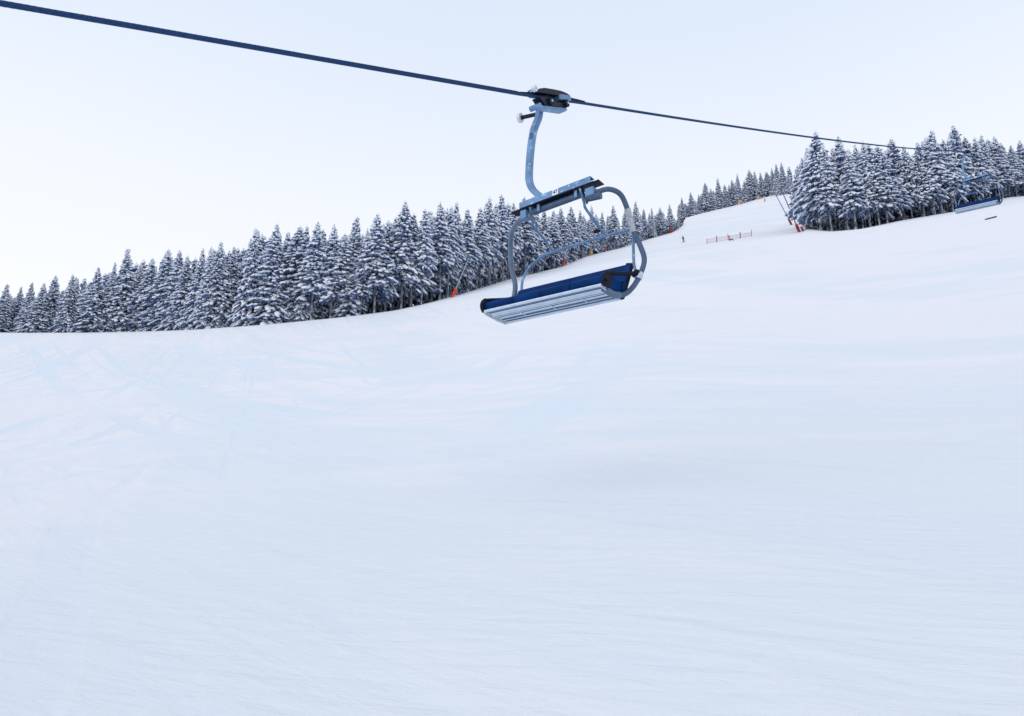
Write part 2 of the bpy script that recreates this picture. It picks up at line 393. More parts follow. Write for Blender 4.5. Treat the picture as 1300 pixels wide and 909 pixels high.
def crown_arrays(seed, R, base, lean=0.0, snow_amt=1.0, step=.46, coarse=1.0, H=20.0, ragged=1.0):
    """crown of a 20 m spruce: arrays of vertices, triangles and material indices (0 needles, 1 snow)"""
    rs = np.random.default_rng(seed); cs = coarse ** .8; rs_exp = rs.uniform(.85, 1.1); VV = []; FF = []; MM = []; off = 0
    inst = []       # (kind, matrix, pos)
    z = base * H; ang = rs.uniform(0, 6)
    lump = [(rs.uniform(0, 6.28), rs.uniform(.1, .9), rs.uniform(.7, 1.25)) for _ in range(5)]
    while z < H - .5:
        t = (z - base * H) / (H - base * H)
        prof = min(1.0, 1.22 * (1 - t) ** rs_exp) * (0.72 + .28 * min(1, t * 6))
        nb = max(3, int((5.2 + 2.2 * (1 - t)) / coarse ** .5)); ring = rs.uniform(.78, 1.12)
        for b in range(nb):
            ang += 2.39996 + rs.uniform(-.35, .35)
            r = R * prof * ring * rs.uniform(1 - .36 * ragged, 1 + .2 * ragged)
            for la, lt, lm in lump:
                if abs(t - lt) < .12 and math.cos(ang - la) > .3: r *= lm
            r = max(r, .16)
            if rs.random() < .10 * ragged: continue
            ca, sa = math.cos(ang), math.sin(ang)
            drop = (.30 + .38 * (1 - t)) * rs.uniform(.6, 1.35); zz = z + rs.uniform(-.15, .15)
            npad = max(1, int(round(r / (.62 * coarse)))); heavy = rs.random() < .86 * snow_amt
            for k in range(npad + 1):
                s = (k + .55 + rs.uniform(-.2, .2)) / (npad + .6)
                lat = 0 if k >= npad else (rs.uniform(-.34, .34) * r * (1 - .4 * s) if k > 0 else rs.uniform(-.1, .1))
                rad = r * s; dz = -drop * r * (s ** 1.35) + .10 * r * max(0, s - .75)
                slope = -drop * 1.25 * s ** .35 + rs.uniform(-.12, .12)
                yaw = ang + (lat / (r + .01)) * 1.5 + rs.uniform(-.3, .3)
                pos = np.array([ca * rad - sa * lat, sa * rad + ca * lat, zz + dz - abs(lat) * .25])
                L_ = rs.uniform(.30, .60) * cs * (.30 + .85 * (1 - t) ** .6); Wd = L_ * rs.uniform(.40, .64); Th = rs.uniform(.08, .16) * cs
                ex = np.array([math.cos(yaw), math.sin(yaw), slope]); ex /= np.linalg.norm(ex)
                ey = np.array([-math.sin(yaw), math.cos(yaw), rs.uniform(-.3, .3)]); ey -= ex * ex.dot(ey); ey /= np.linalg.norm(ey)
                ez = np.cross(ex, ey)
                Mx = np.stack([ex * L_, ey * Wd, ez * Th], 1)
                Mn = np.stack([ex * L_ * 1.12, ey * Wd * 1.25, ez * Th * 1.2], 1)
                inst.append((0, rs.integers(5), Mn, pos - ez * Th * 1.25))
                inst.append((2, rs.integers(5), np.stack([ex * L_, ey * Wd * 1.1, ez * .26 * coarse], 1), pos - ez * Th))
                if (heavy and rs.random() < .92) or rs.random() < .45 * snow_amt:
                    inst.append((1, rs.integers(5), Mx * rs.uniform(1.15, 1.75), pos + ez * Th * .55))
                if rs.random() < .75: inst.append((3, rs.integers(5), np.stack([ex * L_ * .9, ey * Wd, ez * .2 * coarse], 1), pos))
        z += step * coarse ** .6 * (1 - .45 * t) * rs.uniform(.85, 1.15)
    # leader
    for k in range(7):
        zz = H - .9 + k * .15; q = .24 * (1 - k / 8.)
        for a in rs.uniform(0, 6.28, 3):
            ex = np.array([math.cos(a), math.sin(a), rs.uniform(-.2, .5)]); ex /= np.linalg.norm(ex); ey = np.array([-math.sin(a), math.cos(a), 0]); ez = np.cross(ex, ey)
            inst.append((int(rs.random() < .5), rs.integers(5), np.stack([ex * q, ey * q * .35, ez * q * .3], 1), np.array([math.cos(a) * q * .6, math.sin(a) * q * .6, zz])))
    # dark twigs near the stem
    for k in range(int(150 / coarse)):
        zz = rs.uniform(base * H, H * .93); t = (zz - base * H) / (H - base * H); a = rs.uniform(0, 6.28); q = R * (1 - t) * rs.uniform(.1, .5)
        ex = np.array([math.cos(a), math.sin(a), -.4]); ey = np.array([-math.sin(a), math.cos(a), 0.]); ez = np.cross(ex, ey)
        inst.append((2, rs.integers(5), np.stack([ex * .5 * coarse, ey * .35 * coarse, ez * .4 * coarse], 1), np.array([math.cos(a) * q, math.sin(a) * q, zz])))
    for kind, tmp, Mx, pos in inst:
        v, f = (SPR if kind >= 2 else PADS)[tmp]
        VV.append(v @ Mx.T + pos); FF.append(f + off); MM.append(np.full(len(f), 1 if kind in (1, 3) else 0)); off += len(v)
    VV = np.vstack(VV); VV[:, 0] += lean * (np.maximum(VV[:, 2], 0) / H) ** 1.5 * H
    return VV, np.vstack(FF), np.concatenate(MM)

def trunk_arrays(seed, base, lean=0.0, H=20.0, seg=7, r0=.2, twigs=True):
    rs = np.random.default_rng(seed + 900); v = []; f = []; n = 9
    for i in range(n):
        t = i / (n - 1); z = -1.2 + (H + .9) * t; r = r0 * (1.25 if i == 0 else 1) * (1 - t) ** .85 + .012
        cx = .06 * math.sin(3 * t + seed); cy = .05 * math.cos(4 * t + seed)
        for k in range(seg):
            a = 2 * math.pi * k / seg; v.append((cx + math.cos(a) * r, cy + math.sin(a) * r, z))
    for i in range(n - 1):
        for k in range(seg):
            a, b = i * seg + k, i * seg + (k + 1) % seg
            f += [(a, b, b + seg), (a, b + seg, a + seg)]
    if twigs:                                          # dead lower limbs
        for q in range(int(10 + 60 * base)):
            z = rs.uniform(.08, max(.14, base + .12)) * H; a = rs.uniform(0, 6.28); L_ = rs.uniform(.5, 1.7); c, s = math.cos(a), math.sin(a)
            p0 = np.array([0, 0, z]); p1 = np.array([c * L_, s * L_, z - rs.uniform(-.1, .7) * L_]); w_ = .035
            b = len(v); v += [tuple(p0 + [-s * w_, c * w_, 0]), tuple(p0 + [s * w_, -c * w_, 0]), tuple(p0 + [0, 0, w_ * 1.6]), tuple(p1)]
            f += [(b, b + 1, b + 3), (b + 1, b + 2, b + 3), (b + 2, b, b + 3)]
    v = np.array(v); v[:, 0] += lean * (np.maximum(v[:, 2], 0) / H) ** 1.5 * H
    return v, np.array(f)

def np_mesh(name, v, f, mi, mats, smooth=False):
    me = bpy.data.meshes.new(name)
    me.vertices.add(len(v)); me.vertices.foreach_set('co', v.astype(np.float32).reshape(-1))
    me.loops.add(f.size); me.loops.foreach_set('vertex_index', f.astype(np.int32).reshape(-1))
    me.polygons.add(len(f)); me.polygons.foreach_set('loop_start', np.arange(len(f), dtype=np.int32) * 3)
    for m in mats: me.materials.append(m)
    me.polygons.foreach_set('material_index', mi.astype(np.int32))
    if smooth: me.polygons.foreach_set('use_smooth', np.ones(len(f), bool))
    me.update(calc_edges=True); me.validate(); return me

# kinds: name -> (crown radius for 20 m, crown base)
KIND = {'full': (3.3, .03), 'wide': (4.0, .05), 'slim': (2.3, .10), 'high': (2.8, .40), 'tall': (2.6, .28), 'broad': (4.3, .28), 'thin': (1.8, .40)}
VAR = {}
sd_ = 1
for kname, (R_, b_) in KIND.items():
    VAR[kname] = []
    for q in range(3):
        cv = crown_arrays(sd_, R_, b_, snow_amt=1.0 if q == 0 else .9); tv = trunk_arrays(sd_, b_)
        VAR[kname].append((np_mesh('crown', *cv, [NEEDLE, SNOWT]), np_mesh('trunk', tv[0], tv[1], np.zeros(len(tv[1])), [BARK], True)))
        sd_ += 1

def spruce(loc, h, kind, rs, label, group, fat=1.0, frozen=None):
    o = empty('spruce_tree', loc, (rs.normal(0, .016), rs.normal(0, .016), rs.uniform(0, 6.28)))
    s = h / 20.0; o.scale = (s * fat, s * fat, s)
    cm, tm = VAR[kind][rs.integers(3)]
    a = bpy.data.objects.new('trunk', tm); C.objects.link(a); a.parent = o
    b = bpy.data.objects.new('crown', cm); C.objects.link(b); b.parent = o
    tag(o, label, 'tree', group); return o

def height_for(u, vtop, loc):
    """height of a tree on this spot whose tip is seen at that angle"""
    r = ray(u, vtop); d = math.hypot(loc.x, loc.y); return d * r[2] / math.hypot(r[0], r[1]) - loc.z

rs = np.random.default_rng(77)
LEFT = [(-22, 372), (-9, 360), (6, 358), (25, 362), (38, 356), (52, 357), (67, 348), (88, 346), (120, 337), (140, 331), (160, 314), (187, 325), (207, 313), (222, 315),
        (234, 322), (248, 312), (260, 311), (275, 303), (290, 310), (315, 287), (342, 281), (363, 292), (375, 285), (385, 283), (397, 279), (421, 284),
        (433, 296), (445, 272), (458, 287), (476, 268), (489, 278), (509, 253), (522, 269), (535, 264), (558, 255), (568, 257), (579, 255), (594, 265),
        (605, 262), (620, 249), (638, 244), (652, 256), (667, 250), (676, 247), (690, 262), (704, 266), (717, 262), (728, 260), (741, 266), (755, 259), (767, 268), (782, 260),
        (797, 266), (811, 254), (822, 264), (833, 262), (843, 262), (856, 258)]
UPPER = [(868, 250), (881, 242), (890, 246), (899, 230), (906, 238), (916, 224), (925, 232), (934, 227), (942, 219), (950, 228), (958, 213), (965, 215), (973, 217), (980, 216), (988, 211), (994, 206), (1001, 204)]
RIGHT = [(1022, 206), (1028, 197), (1034, 184), (1043, 163), (1057, 180), (1078, 168), (1088, 186), (1097, 178), (1106, 175), (1118, 178), (1129, 180), (1149, 170), (1161, 181), (1177, 176),
         (1190, 169), (1201, 159), (1215, 170), (1232, 151), (1245, 167), (1256, 168), (1265, 165), (1273, 170), (1281, 167), (1290, 174), (1300, 178), (1314, 172), (1330, 170)]
ORD = {1: 'first', 2: 'second', 3: 'third', 4: 'fourth', 5: 'fifth', 6: 'sixth', 7: 'seventh', 8: 'eighth', 9: 'ninth', 10: 'tenth', 11: 'eleventh', 12: 'twelfth', 13: 'thirteenth', 14: 'fourteenth',
       15: 'fifteenth', 16: 'sixteenth', 17: 'seventeenth', 18: 'eighteenth', 19: 'nineteenth'}
TENS = {2: 'twent', 3: 'thirt', 4: 'fort', 5: 'fift', 6: 'sixt'}
def ordinal(n):
    if n < 20: return ORD[n]
    return TENS[n // 10] + ('ieth' if n % 10 == 0 else 'y-' + ORD[n % 10])
LOOK = {'full': 'bushy snowy spruce', 'wide': 'broad low-boughed snowy spruce', 'slim': 'slender frosted spruce', 'high': 'snowy spruce with bare lower trunk',
        'tall': 'tall snowy spruce', 'broad': 'broad-crowned snowy spruce', 'thin': 'thin high-crowned snowy spruce'}
WHERE = {'left': 'of the long forest', 'upper': 'above the upper piste', 'right': 'of the right forest'}
def pick(u, region):
    if region == 'left':
        if u < 300: return rs.choice(['full', 'wide', 'full', 'slim'])
        if u < 470: return rs.choice(['full', 'tall', 'tall', 'high', 'broad'])
        if u < 710: return rs.choice(['high', 'high', 'high', 'broad', 'thin', 'high'])
        return rs.choice(['tall', 'full', 'slim', 'high'])
    if region == 'upper': return rs.choice(['wide', 'full', 'broad', 'full'])
    return rs.choice(['broad', 'tall', 'high', 'tall', 'broad'])
def front_d(u, region):
    if region == 'right': u = max(u, 1026)
    return float(edge1(azt(u, 330)[0])[0])
def row(lst, region, gname, where):
    n = 0
    for i, (u, vt) in enumerate(lst):
        if region == 'upper': d = float(edge2(azt(u, vt)[0])[0]) + rs.uniform(1, 7)
        else: d = front_d(u, region) + rs.uniform(-1.5, 3.5)
        if region == 'right' and u < 1042: d += (1042 - u) * 1.6
        loc = at(u, 300 if region != 'left' else 380, d); h = height_for(u, vt, loc)
        k = pick(u, region)
        if (u, vt) in ((160, 314), (1043, 163), (1232, 151), (187, 325), (120, 337)): k = 'wide' if region == 'left' else 'broad'
        if 0 <= u <= 1300:
            n += 1; lab = LOOK[k] + ', ' + ordinal(n) + ' from left in front row ' + WHERE[region]
        else: lab = LOOK[k] + ' at the ' + ('left' if u < 0 else 'right') + ' frame edge, ' + ('outer one' if u < -15 or u > 1320 else 'inner one')
        gap = min([abs(u - q[0]) for q in lst if q[0] != u])
        fat = (1.05 if region != 'right' else 1.0) * rs.uniform(.80, 1.22) * (20.0 / h) ** .35
        if region == 'right' and u < 1040: fat = .78 * (20.0 / h) ** .35
        loc.z -= .15
        spruce(loc, h, k, rs, lab, gname, fat)
row(LEFT, 'left', 'spruces in the front row of the long left forest edge', 'of the long forest')
row(UPPER, 'upper', 'spruces along the top of the upper piste', 'above the upper piste')
row(RIGHT, 'right', 'spruces in the front row of the right forest', 'of the right forest')

# rows behind the front trees
def top_of(lst, u): return float(np.interp(u, [q[0] for q in lst], [q[1] for q in lst]))
def behind(lst, region, gname, lab, u0, u1, du, dd0, dd1, lower):
    u = u0
    while u < u1:
        uu = u + rs.uniform(-.35, .35) * du
        if region == 'upper': d = float(edge2(azt(uu, 230)[0])[0]) + rs.uniform(dd0, dd1)
        else: d = front_d(uu, region) + rs.uniform(dd0, dd1)
        if region == 'right' and uu < 1042: d += (1042 - uu) * 1.6
        loc = at(uu, 300 if region != 'left' else 380, d)
        h = height_for(uu, top_of(lst, uu) + rs.uniform(*lower), loc); h = max(h, 7)
        k = pick(uu, region); loc.z -= .2
        ins = [q[0] for q in lst if 0 <= q[0] <= 1300]; nn = int(np.argmin([abs(q - uu) for q in ins])) + 1
        side = 'left of' if uu < ins[nn - 1] else 'right of'
        lb = ('snowy spruce just behind and ' if dd0 < 7 else 'snowy spruce farther back, ') + side + ' the ' + ordinal(nn) + ' front spruce ' + WHERE[region]
        spruce(loc, h, k, rs, lb, gname, rs.uniform(.9, 1.15) * (20.0 / h) ** .3)
        u += du * rs.uniform(.85, 1.15)
behind(LEFT, 'left', 'snowy spruces standing behind the front row of the long left forest', 'snowy spruce half hidden behind the front row of the long left forest', -15, 862, 12.5, 4, 9, (6, 26))
behind(LEFT, 'left', 'snowy spruces standing behind the front row of the long left forest', 'snowy spruce half hidden behind the front row of the long left forest', -10, 862, 14.5, 9, 17, (4, 22))
behind(UPPER, 'upper', 'snowy spruces behind the first trees above the upper piste', 'small snowy spruce behind the first trees above the upper piste', 866, 1008, 7, 5, 16, (3, 18))
behind(RIGHT, 'right', 'snowy spruces standing behind the front row of the right forest', 'snowy spruce half hidden behind the front row of the right forest', 1028, 1335, 12, 4, 10, (5, 24))
behind(RIGHT, 'right', 'snowy spruces standing behind the front row of the right forest', 'snowy spruce half hidden behind the front row of the right forest', 1034, 1340, 14, 10, 17, (3, 22))

# the depth of the forest, past the trees one can tell apart
lowv = [(crown_arrays(300 + i, [2.6, 3.1, 2.3][i], [.02, .06, .1][i], step=.9, coarse=2.5), trunk_arrays(300 + i, .2, twigs=False, seg=5)) for i in range(3)]
VV = []; FF = []; MM = []; off = 0
def deep(lst, region, u0, u1, n, a, b, lower):
    global off
    for i in range(n):
        uu = u0 + (u1 - u0) * (i + rs.random()) / n
        if region == 'upper': d = float(edge2(azt(uu, 230)[0])[0]) + rs.uniform(a, b)
        else: d = front_d(uu, region) + rs.uniform(a, b)
        loc = at(uu, 300 if region != 'left' else 380, d); h = max(6, height_for(uu, top_of(lst, uu) + rs.uniform(*lower), loc))
        (cv, cf, cm), (tv, tf) = lowv[rs.integers(3)]; s = h / 20; an = rs.uniform(0, 6.28); c, sn = math.cos(an), math.sin(an)
        for vv, ff, mm in ((cv, cf, cm), (tv, tf, np.full(len(tf), 2))):
            q = vv * s; q = np.stack([q[:, 0] * c - q[:, 1] * sn, q[:, 0] * sn + q[:, 1] * c, q[:, 2]], 1) + np.array(loc)
            VV.append(q); FF.append(ff + off); MM.append(mm); off += len(vv)
deep(LEFT, 'left', -40, 866, 110, 16, 34, (6, 26))
deep(LEFT, 'left', 700, 868, 55, 5, 26, (12, 30))
deep(UPPER, 'upper', 864, 1012, 30, 14, 34, (6, 20))
deep(RIGHT, 'right', 1034, 1350, 50, 17, 36, (6, 26))
forest_data = (np.vstack(VV), np.vstack(FF), np.concatenate(MM))
VV, FF, MM, off = [], [], [], 0
bushv = [crown_arrays(400 + i, 5.5, .0, step=1.6, coarse=3.2) for i in range(3)]
def brush(u0, u1, n, region, a, b, h0, h1):
    global off
    for i in range(n):
        uu = u0 + (u1 - u0) * (i + rs.random()) / n
        d = (float(edge2(azt(uu, 230)[0])[0]) if region == 'upper' else front_d(uu, region)) + rs.uniform(a, b)
        if region == 'right' and uu < 1042: d += (1042 - uu) * 1.6
        loc = at(uu, 300 if region != 'left' else 380, d); h = rs.uniform(h0, h1)
        cv, cf, cm = bushv[rs.integers(3)]; s = h / 20; an = rs.uniform(0, 6.28); c, sn = math.cos(an), math.sin(an)
        q = cv * (s * 1.25, s * 1.25, s); q = np.stack([q[:, 0] * c - q[:, 1] * sn, q[:, 0] * sn + q[:, 1] * c, q[:, 2] - .1], 1) + np.array(loc)
        VV.append(q); FF.append(cf + off); MM.append(cm); off += len(cv)
brush(0, 350, 90, 'left', 3, 10, 1.4, 4.5); brush(350, 700, 16, 'left', 3, 9, 1.0, 2.2); brush(700, 866, 60, 'left', 3, 10, 1.4, 4.5); brush(866, 1008, 60, 'upper', 2, 8, 2.0, 6.0); brush(1026, 1330, 30, 'right', 3, 9, 1.0, 3.0)
ug = bpy.data.objects.new('undergrowth', np_mesh('undergrowth', np.vstack(VV), np.vstack(FF), np.concatenate(MM), [NEEDLE, SNOWT])); C.objects.link(ug)
tag(ug, 'snow-covered brush and seedlings filling the foot of the forest edges', 'undergrowth', kind='stuff')
fo = bpy.data.objects.new('forest', np_mesh('forest', *forest_data, [NEEDLE, SNOWT, BARK])); C.objects.link(fo)
tag(fo, 'dense snow-dusted spruce forest filling in behind the rows of trees', 'forest', kind='stuff')

# ------------------------------------------------------------------ chairlift
YAW, TILT = .636, -.068
O = Vector((.484, 11.172, 3.683))
Mrot = Matrix.Rotation(-YAW, 3, 'Z') @ Matrix.Rotation(TILT, 3, 'X')
G_L = Vector((.01, 0, 3.5)); G = O + Mrot @ G_L
Rl = Vector((.0362, .9004, .4336)).normalized(); Nl = Vector((0, -Rl.z, Rl.y)).normalized(); Xl = Vector((1, 0, 0))
def gp(a, n, x): return G_L + Rl * a + Nl * n + Xl * x

def make_chair():
    root = empty('chairlift_chair', O); root.rotation_euler = Mrot.to_euler()
    # grip ------------------------------------------------------------
    g = MB(); g.prism([(-.56, .03), (-.52, .075), (-.40, .105), (-.27, .125), (.0, .125), (.22, .118), (.38, .095), (.48, .06), (.48, .035), (-.5, .035)], -.085, .085, gp)
    grip = g.build('grip', M['dark'], root, bevel=.008)
    MB().prism([(.12, .055), (.46, .06), (.46, -.025), (.10, -.03)], -.095, .095, gp).build('jaw', M['galv'], grip, bevel=.01)
    MB().prism([(-.46, -.028), (-.44, -.06), (-.36, -.15), (.26, -.15), (.36, -.12), (.40, -.04), (.30, -.036), (.2, -.075), (.03, -.08), (-.02, -.03)], -.075, .075, gp).build('side_plate', M['dark'], grip, bevel=.006)
    MB().prism([(-.5, .034), (.12, .034), (.12, .006), (-.5, .004)], -.10, -.04, gp).build('jaw_lip', M['galv'], grip, bevel=.004)
    for a in (-.198, .284):
        wv = MB(); c0 = gp(a, -.088, -.112); c1 = gp(a, -.088, .112)
        wv.tube([c0, c1], .062, 20, 0, 0); wh = wv.build('wheel', M['black'], grip, True)
        r = MB(); pts = [gp(a + .047 * math.cos(t), -.088 + .047 * math.sin(t), -.116) for t in np.linspace(0, 2 * math.pi, 17)]
        r.tube(pts, .009, 6, 0, 0, caps=False); r.tube([gp(a, -.088, -.13), gp(a, -.088, .13)], .02, 10, 0, 0); r.build('rim', M['steel'], wh, True)
    MB().prism([(-.50, -.158), (-.50, -.205), (.24, -.215), (.31, -.19), (.31, -.152)], -.065, .065, gp).build('bottom_bar', M['galv'], grip, bevel=.008)
    MB().prism([(.47, .06), (.75, .048), (1.06, .029), (1.06, .0245), (.47, .0245)], -.028, .028, gp).build('rope_guide', M['dark'], grip, bevel=.003)
    MB().prism([(-.52, .055), (-.92, .03), (-.92, .0245), (-.52, .0245)], -.02, .02, gp).build('rope_guide', M['dark'], grip, bevel=.003)
    s = MB(); s.tube([Vector((-.27, .03, 3.335)), Vector((-.20, -.26, 2.90)) * 0 + Vector((-.60, .009, 3.372))], .033, 14, 0, 0)
    lever = s.build('lever', M['dark'], grip, True)
    ax = Vector((-.86, -.10, .10)).normalized()
    MB().tube([Vector((-.60, .009, 3.372)) - ax * .02, Vector((-.60, .009, 3.372)) + ax * .035], .082, 24, 0, 0).build('roller', M['white'], lever, True, bevel=.012)
    MB().tube([Vector((-.60, .009, 3.372)) - ax * .045, Vector((-.60, .009, 3.372)) + ax * .05], .036, 12, 0, 0).build('hub', M['dark'], lever, True)
    MB().tube([gp(-.52, -.175, -.10), gp(-.52, -.175, .09)], .045, 14, 0, 0).build('bushing', M['galv'], grip, True)
    MB().tube([gp(-.64, .065, .10), gp(-.64, .065, .15)], .05, 16, 0, 0).build('roller', M['white'], grip, True)
    MB().tube([gp(-.64, .065, .0), gp(-.64, .065, .16)], .018, 10, 0, 0).build('spindle', M['steel'], grip, True)
    # hanger ----------------------------------------------------------
    h = MB(); h.tube([(-.20, -.02, 3.345), (-.235, 0, 3.22), (-.305, 0, 3.06), (-.345, 0, 2.86), (-.37, 0, 2.55), (-.375, 0, 2.25), (-.36, 0, 2.1), (-.30, 0, 1.96), (-.19, 0, 1.83), (-.05, 0, 1.70)],
                     0, shape=(.10, .10, Vector((0, 1, 0))), smooth=6)
    hg = h.build('hanger_arm', M['galv'], root, True)
    MB().box((-.325, -.055, 2.90), (.05, .012, .10), m=0, bev=.003).build('label_patch', M['tube'], hg)
    # cross beam -------------------------------------------------------
    def bx(t, dz=0, y=0):               # a point along the beam, t from 0 (far end) to 1
        return Vector((-.50 + 1.30 * t, y, 1.655 + .075 * t + dz))
    bdir = (bx(1) - bx(0)).normalized(); Rb = Matrix((bdir, Vector((0, 1, 0)), bdir.cross(Vector((0, 1, 0))))).transposed()
    b = MB(); b.box(bx(.5, .035, -.06), (1.30, .012, .105), Rb, bev=.004); b.box(bx(.5, .083, .0), (1.30, .11, .012), Rb, bev=.003)
    beam = b.build('cross_beam', M['galv'], root)
    MB().box(bx(.5, -.035, .01), (1.60, .17, .012), Rb, bev=.003).build('beam_base', M['dark'], beam)
    MB().box(bx(.5, .02, .055), (1.28, .012, .095), Rb, bev=.003).build('beam_rear_web', M['galv'], beam)
    t = MB(); t.tube([bx(.17, -.10, .04), bx(.82, -.10, .04)], .052, 16, 0, 0); t.build('beam_tube', M['tube'], beam, True)
    for q in range(9):                   # bolts along the channel
        if q in (4, 5): continue
        c = bx(.05 + q * .112, .05, -.067); MB().tube([c, c + Vector((0, -.008, 0))], .009, 8, 0, 0).build('bolt', M['steel'], beam)
    MB().box(bx(.27, -.10, -.03), (.05, .02, .12), Rb, bev=.004).build('clamp', M['galv'], beam)
    MB().box(bx(.79, -.10, -.03), (.05, .02, .12), Rb, bev=.004).build('clamp', M['galv'], beam)
    MB().box(Vector((-.42, 0, 1.525)), (.11, .13, .15), Rb, bev=.012).build('frame_bracket', M['galv'], beam)
    MB().box(Vector((.78, 0, 1.565)), (.15, .13, .14), Rb, bev=.012).build('frame_bracket', M['galv'], beam)
    # number plate
    pc = bx(.525, .035, -.069)
    pl = MB().box(pc, (.105, .006, .10), Rb, bev=.002).build('number_plate', M['plate'], beam)
    d = MB(); f_ = -.0055
    def stroke(x0, z0, x1, z1, w_=.009):
        a, c = Vector((x0, 0, z0)), Vector((x1, 0, z1)); L_ = (c - a).length; ang = math.atan2(c.z - a.z, c.x - a.x)
        d.box(pc + Rb @ (Vector(((x0 + x1) / 2, f_, (z0 + z1) / 2))), (L_ + w_, .003, w_), Rb @ Matrix.Rotation(-ang, 3, 'Y'))
    stroke(-.012, -.024, -.012, .026); stroke(-.034, -.006, -.004, -.006); stroke(-.034, -.006, -.014, .026)
    stroke(.008, .026, .032, .026); stroke(.032, .026, .016, -.024)
    d.build('number_47', M['ink'], pl)
    # side frames -------------------------------------------------------
    rp = [(.70, .0, 1.53), (.85, .02, 1.562), (1.02, .1, 1.605), (1.14, .25, 1.545), (1.186, .4, 1.307), (1.197, .5, 1.09), (1.276, .57, .84), (1.325, .62, .597), (1.256, .6, .354), (1.192, .5, .146), (1.13, .35, -.004), (1.066, .15, -.055), (1.0, .0, .0)]
    rf = MB().tube(rp, .0395, 16).build('side_frame', M['tube'], root, True)
    MB().tube([(1.183, .372, 1.36), (1.190, .43, 1.24), (1.192, .478, 1.14), (1.207, .518, 1.035)], .047, 16).build('wrap', M['tape'], rf, True)
    MB().tube([(1.262, .603, .40), (1.238, .585, .30)], .056, 16, 0, 0).build('clamp_ring', M['steel'], rf, True)
    MB().tube([(1.10, .27, -.035), (1.066, .15, -.055), (1.0, .0, .0)], .051, 16).build('foot_sleeve', M['tube_light'], rf, True)
    MB().tube([(.70, -.0, 1.50), (.93, .03, 1.50)], .058, 16, 0, 0).build('socket', M['tube'], rf, True)
    lp = [(-.30, .0, 1.49), (-.46, .02, 1.495), (-.62, .08, 1.50), (-.86, .25, 1.455), (-.99, .4, 1.27), (-1.03, .5, .96), (-.99, .57, .68), (-1.034, .6, .445), (-1.07, .58, .28), (-1.05, .48, .13), (-1.0, .33, .05)]
    lf = MB().tube(lp, .042, 16).build('side_frame', M['tube_light'], root, True)
    # backrest hoop with its stays ---------------------------------------
    hp = [(-.86, .58, .40), (-.879, .6, .524), (-.862, .6, .754), (-.745, .6, .936), (-.60, .6, 1.03), (-.45, .6, 1.095), (-.239, .6, 1.108), (.275, .6, 1.131), (.656, .6, 1.141), (1.05, .6, 1.135), (1.15, .6, 1.10), (1.156, .6, .884), (1.165, .6, .559), (1.21, .6, .39)]
    hoop = MB().tube(hp, .0225, 12).build('hoop', M['galv'], root, True)
    MB().box(Vector((1.20, .595, .395)), (.15, .07, .055), bev=.01).build('hoop_clamp', M['steel'], hoop)
    MB().tube([bx(.145, -.03, -.03), (-.345, .10, 1.46), (-.375, .17, 1.40), (-.33, .40, 1.27), (-.29, .6, 1.13)], .022, 12).build('stay', M['galv'], root, True)
    s2 = MB().tube([bx(.845, -.03, -.03), (.60, .10, 1.50), (.585, .17, 1.44), (.63, .40, 1.29), (.67, .6, 1.16)], .022, 12).build('stay', M['galv'], root, True)
    MB().box(Vector((.575, .52, 1.215)), (.11, .04, .045), bev=.008).build('grab_handle', M['black'], s2)
    MB().tube([bx(.875, -.05, -.03), (.655, .10, 1.47)], .016, 8, 0, 0).build('damper', M['black'], s2, True)
    # seat --------------------------------------------------------------
    X0, X1 = -1.03, 1.05
    f3 = lambda a, b_, x: Vector((x, a, b_))
    prof = [(-.10, .012), (-.135, .04), (-.15, .085), (-.135, .13), (-.09, .158), (.0, .165), (.2, .135), (.40, .12), (.45, .10), (.45, .012)]
    se = MB(); n_ = 24
    for i in range(4):                                   # four seat places with shallow creases between them
        a0 = X0 + .012 + (X1 - X0 - .024) * i / 4 + .004; a1 = X0 + .012 + (X1 - X0 - .024) * (i + 1) / 4 - .004
        se.prism(prof, a0, a1, f3)
    seat = se.build('seat_cushion', M['blue'], root, True, bevel=.012)
    for i in (1, 2, 3):
        xx = X0 + .012 + (X1 - X0 - .024) * i / 4; MB().box((xx, -.128, .075), (.016, .05, .05), bev=.004).build('strap', M['black'], seat)
    # seat pan seen from below
    p = MB(); pp = [(-.155, -.012), (-.155, .006), (-.10, .010), (.46, .010), (.46, -.03), (.43, -.035), (.40, -.012), (.12, -.014), (.07, -.03), (.03, -.014), (-.07, -.014), (-.10, -.03), (-.135, -.03)]
    p.prism(pp, X0, X1, f3); pan = p.build('seat_pan', M['pan'], root, bevel=.003)
    for y_, w_, zz in ((-.115, .012, -.032), (-.045, .02, -.017), (.098, .026, -.018), (.17, .010, -.017), (.285, .05, -.016), (.375, .028, -.018)):
        MB().box(((X0 + X1) / 2, y_, zz), (X1 - X0 - .06, w_, .008), bev=.002).build('rib_and_groove', M['pan_groove_shade'], pan)  # dark strips stand in for the shade inside the pan's grooves
    for x_ in (-.55, .0, .55):
        MB().box((x_, .2, -.02), (.012, .26, .010)).build('rib_and_groove', M['pan'], pan)
    for x_, sg in ((X0 - .006, -1), (X1 + .006, 1)):
        e_ = MB(); e_.prism([(-.15, .0), (-.165, .06), (-.15, .14), (-.10, .185), (.02, .195), (.30, .20), (.47, .26), (.49, .06), (.44, .02), (.10, .012)], x_ - .012, x_ + .012, f3)
        e_.build('side_panel', M['blue'] if sg > 0 else M['blue'], root, bevel=.004)
        MB().prism([(-.145, .055), (-.10, -.045), (.20, -.055), (.46, -.04), (.47, .02), (.1, .016)], x_ - .02, x_ - .0125, f3).build('end_plate', M['white'] if sg < 0 else M['pan'], pan)
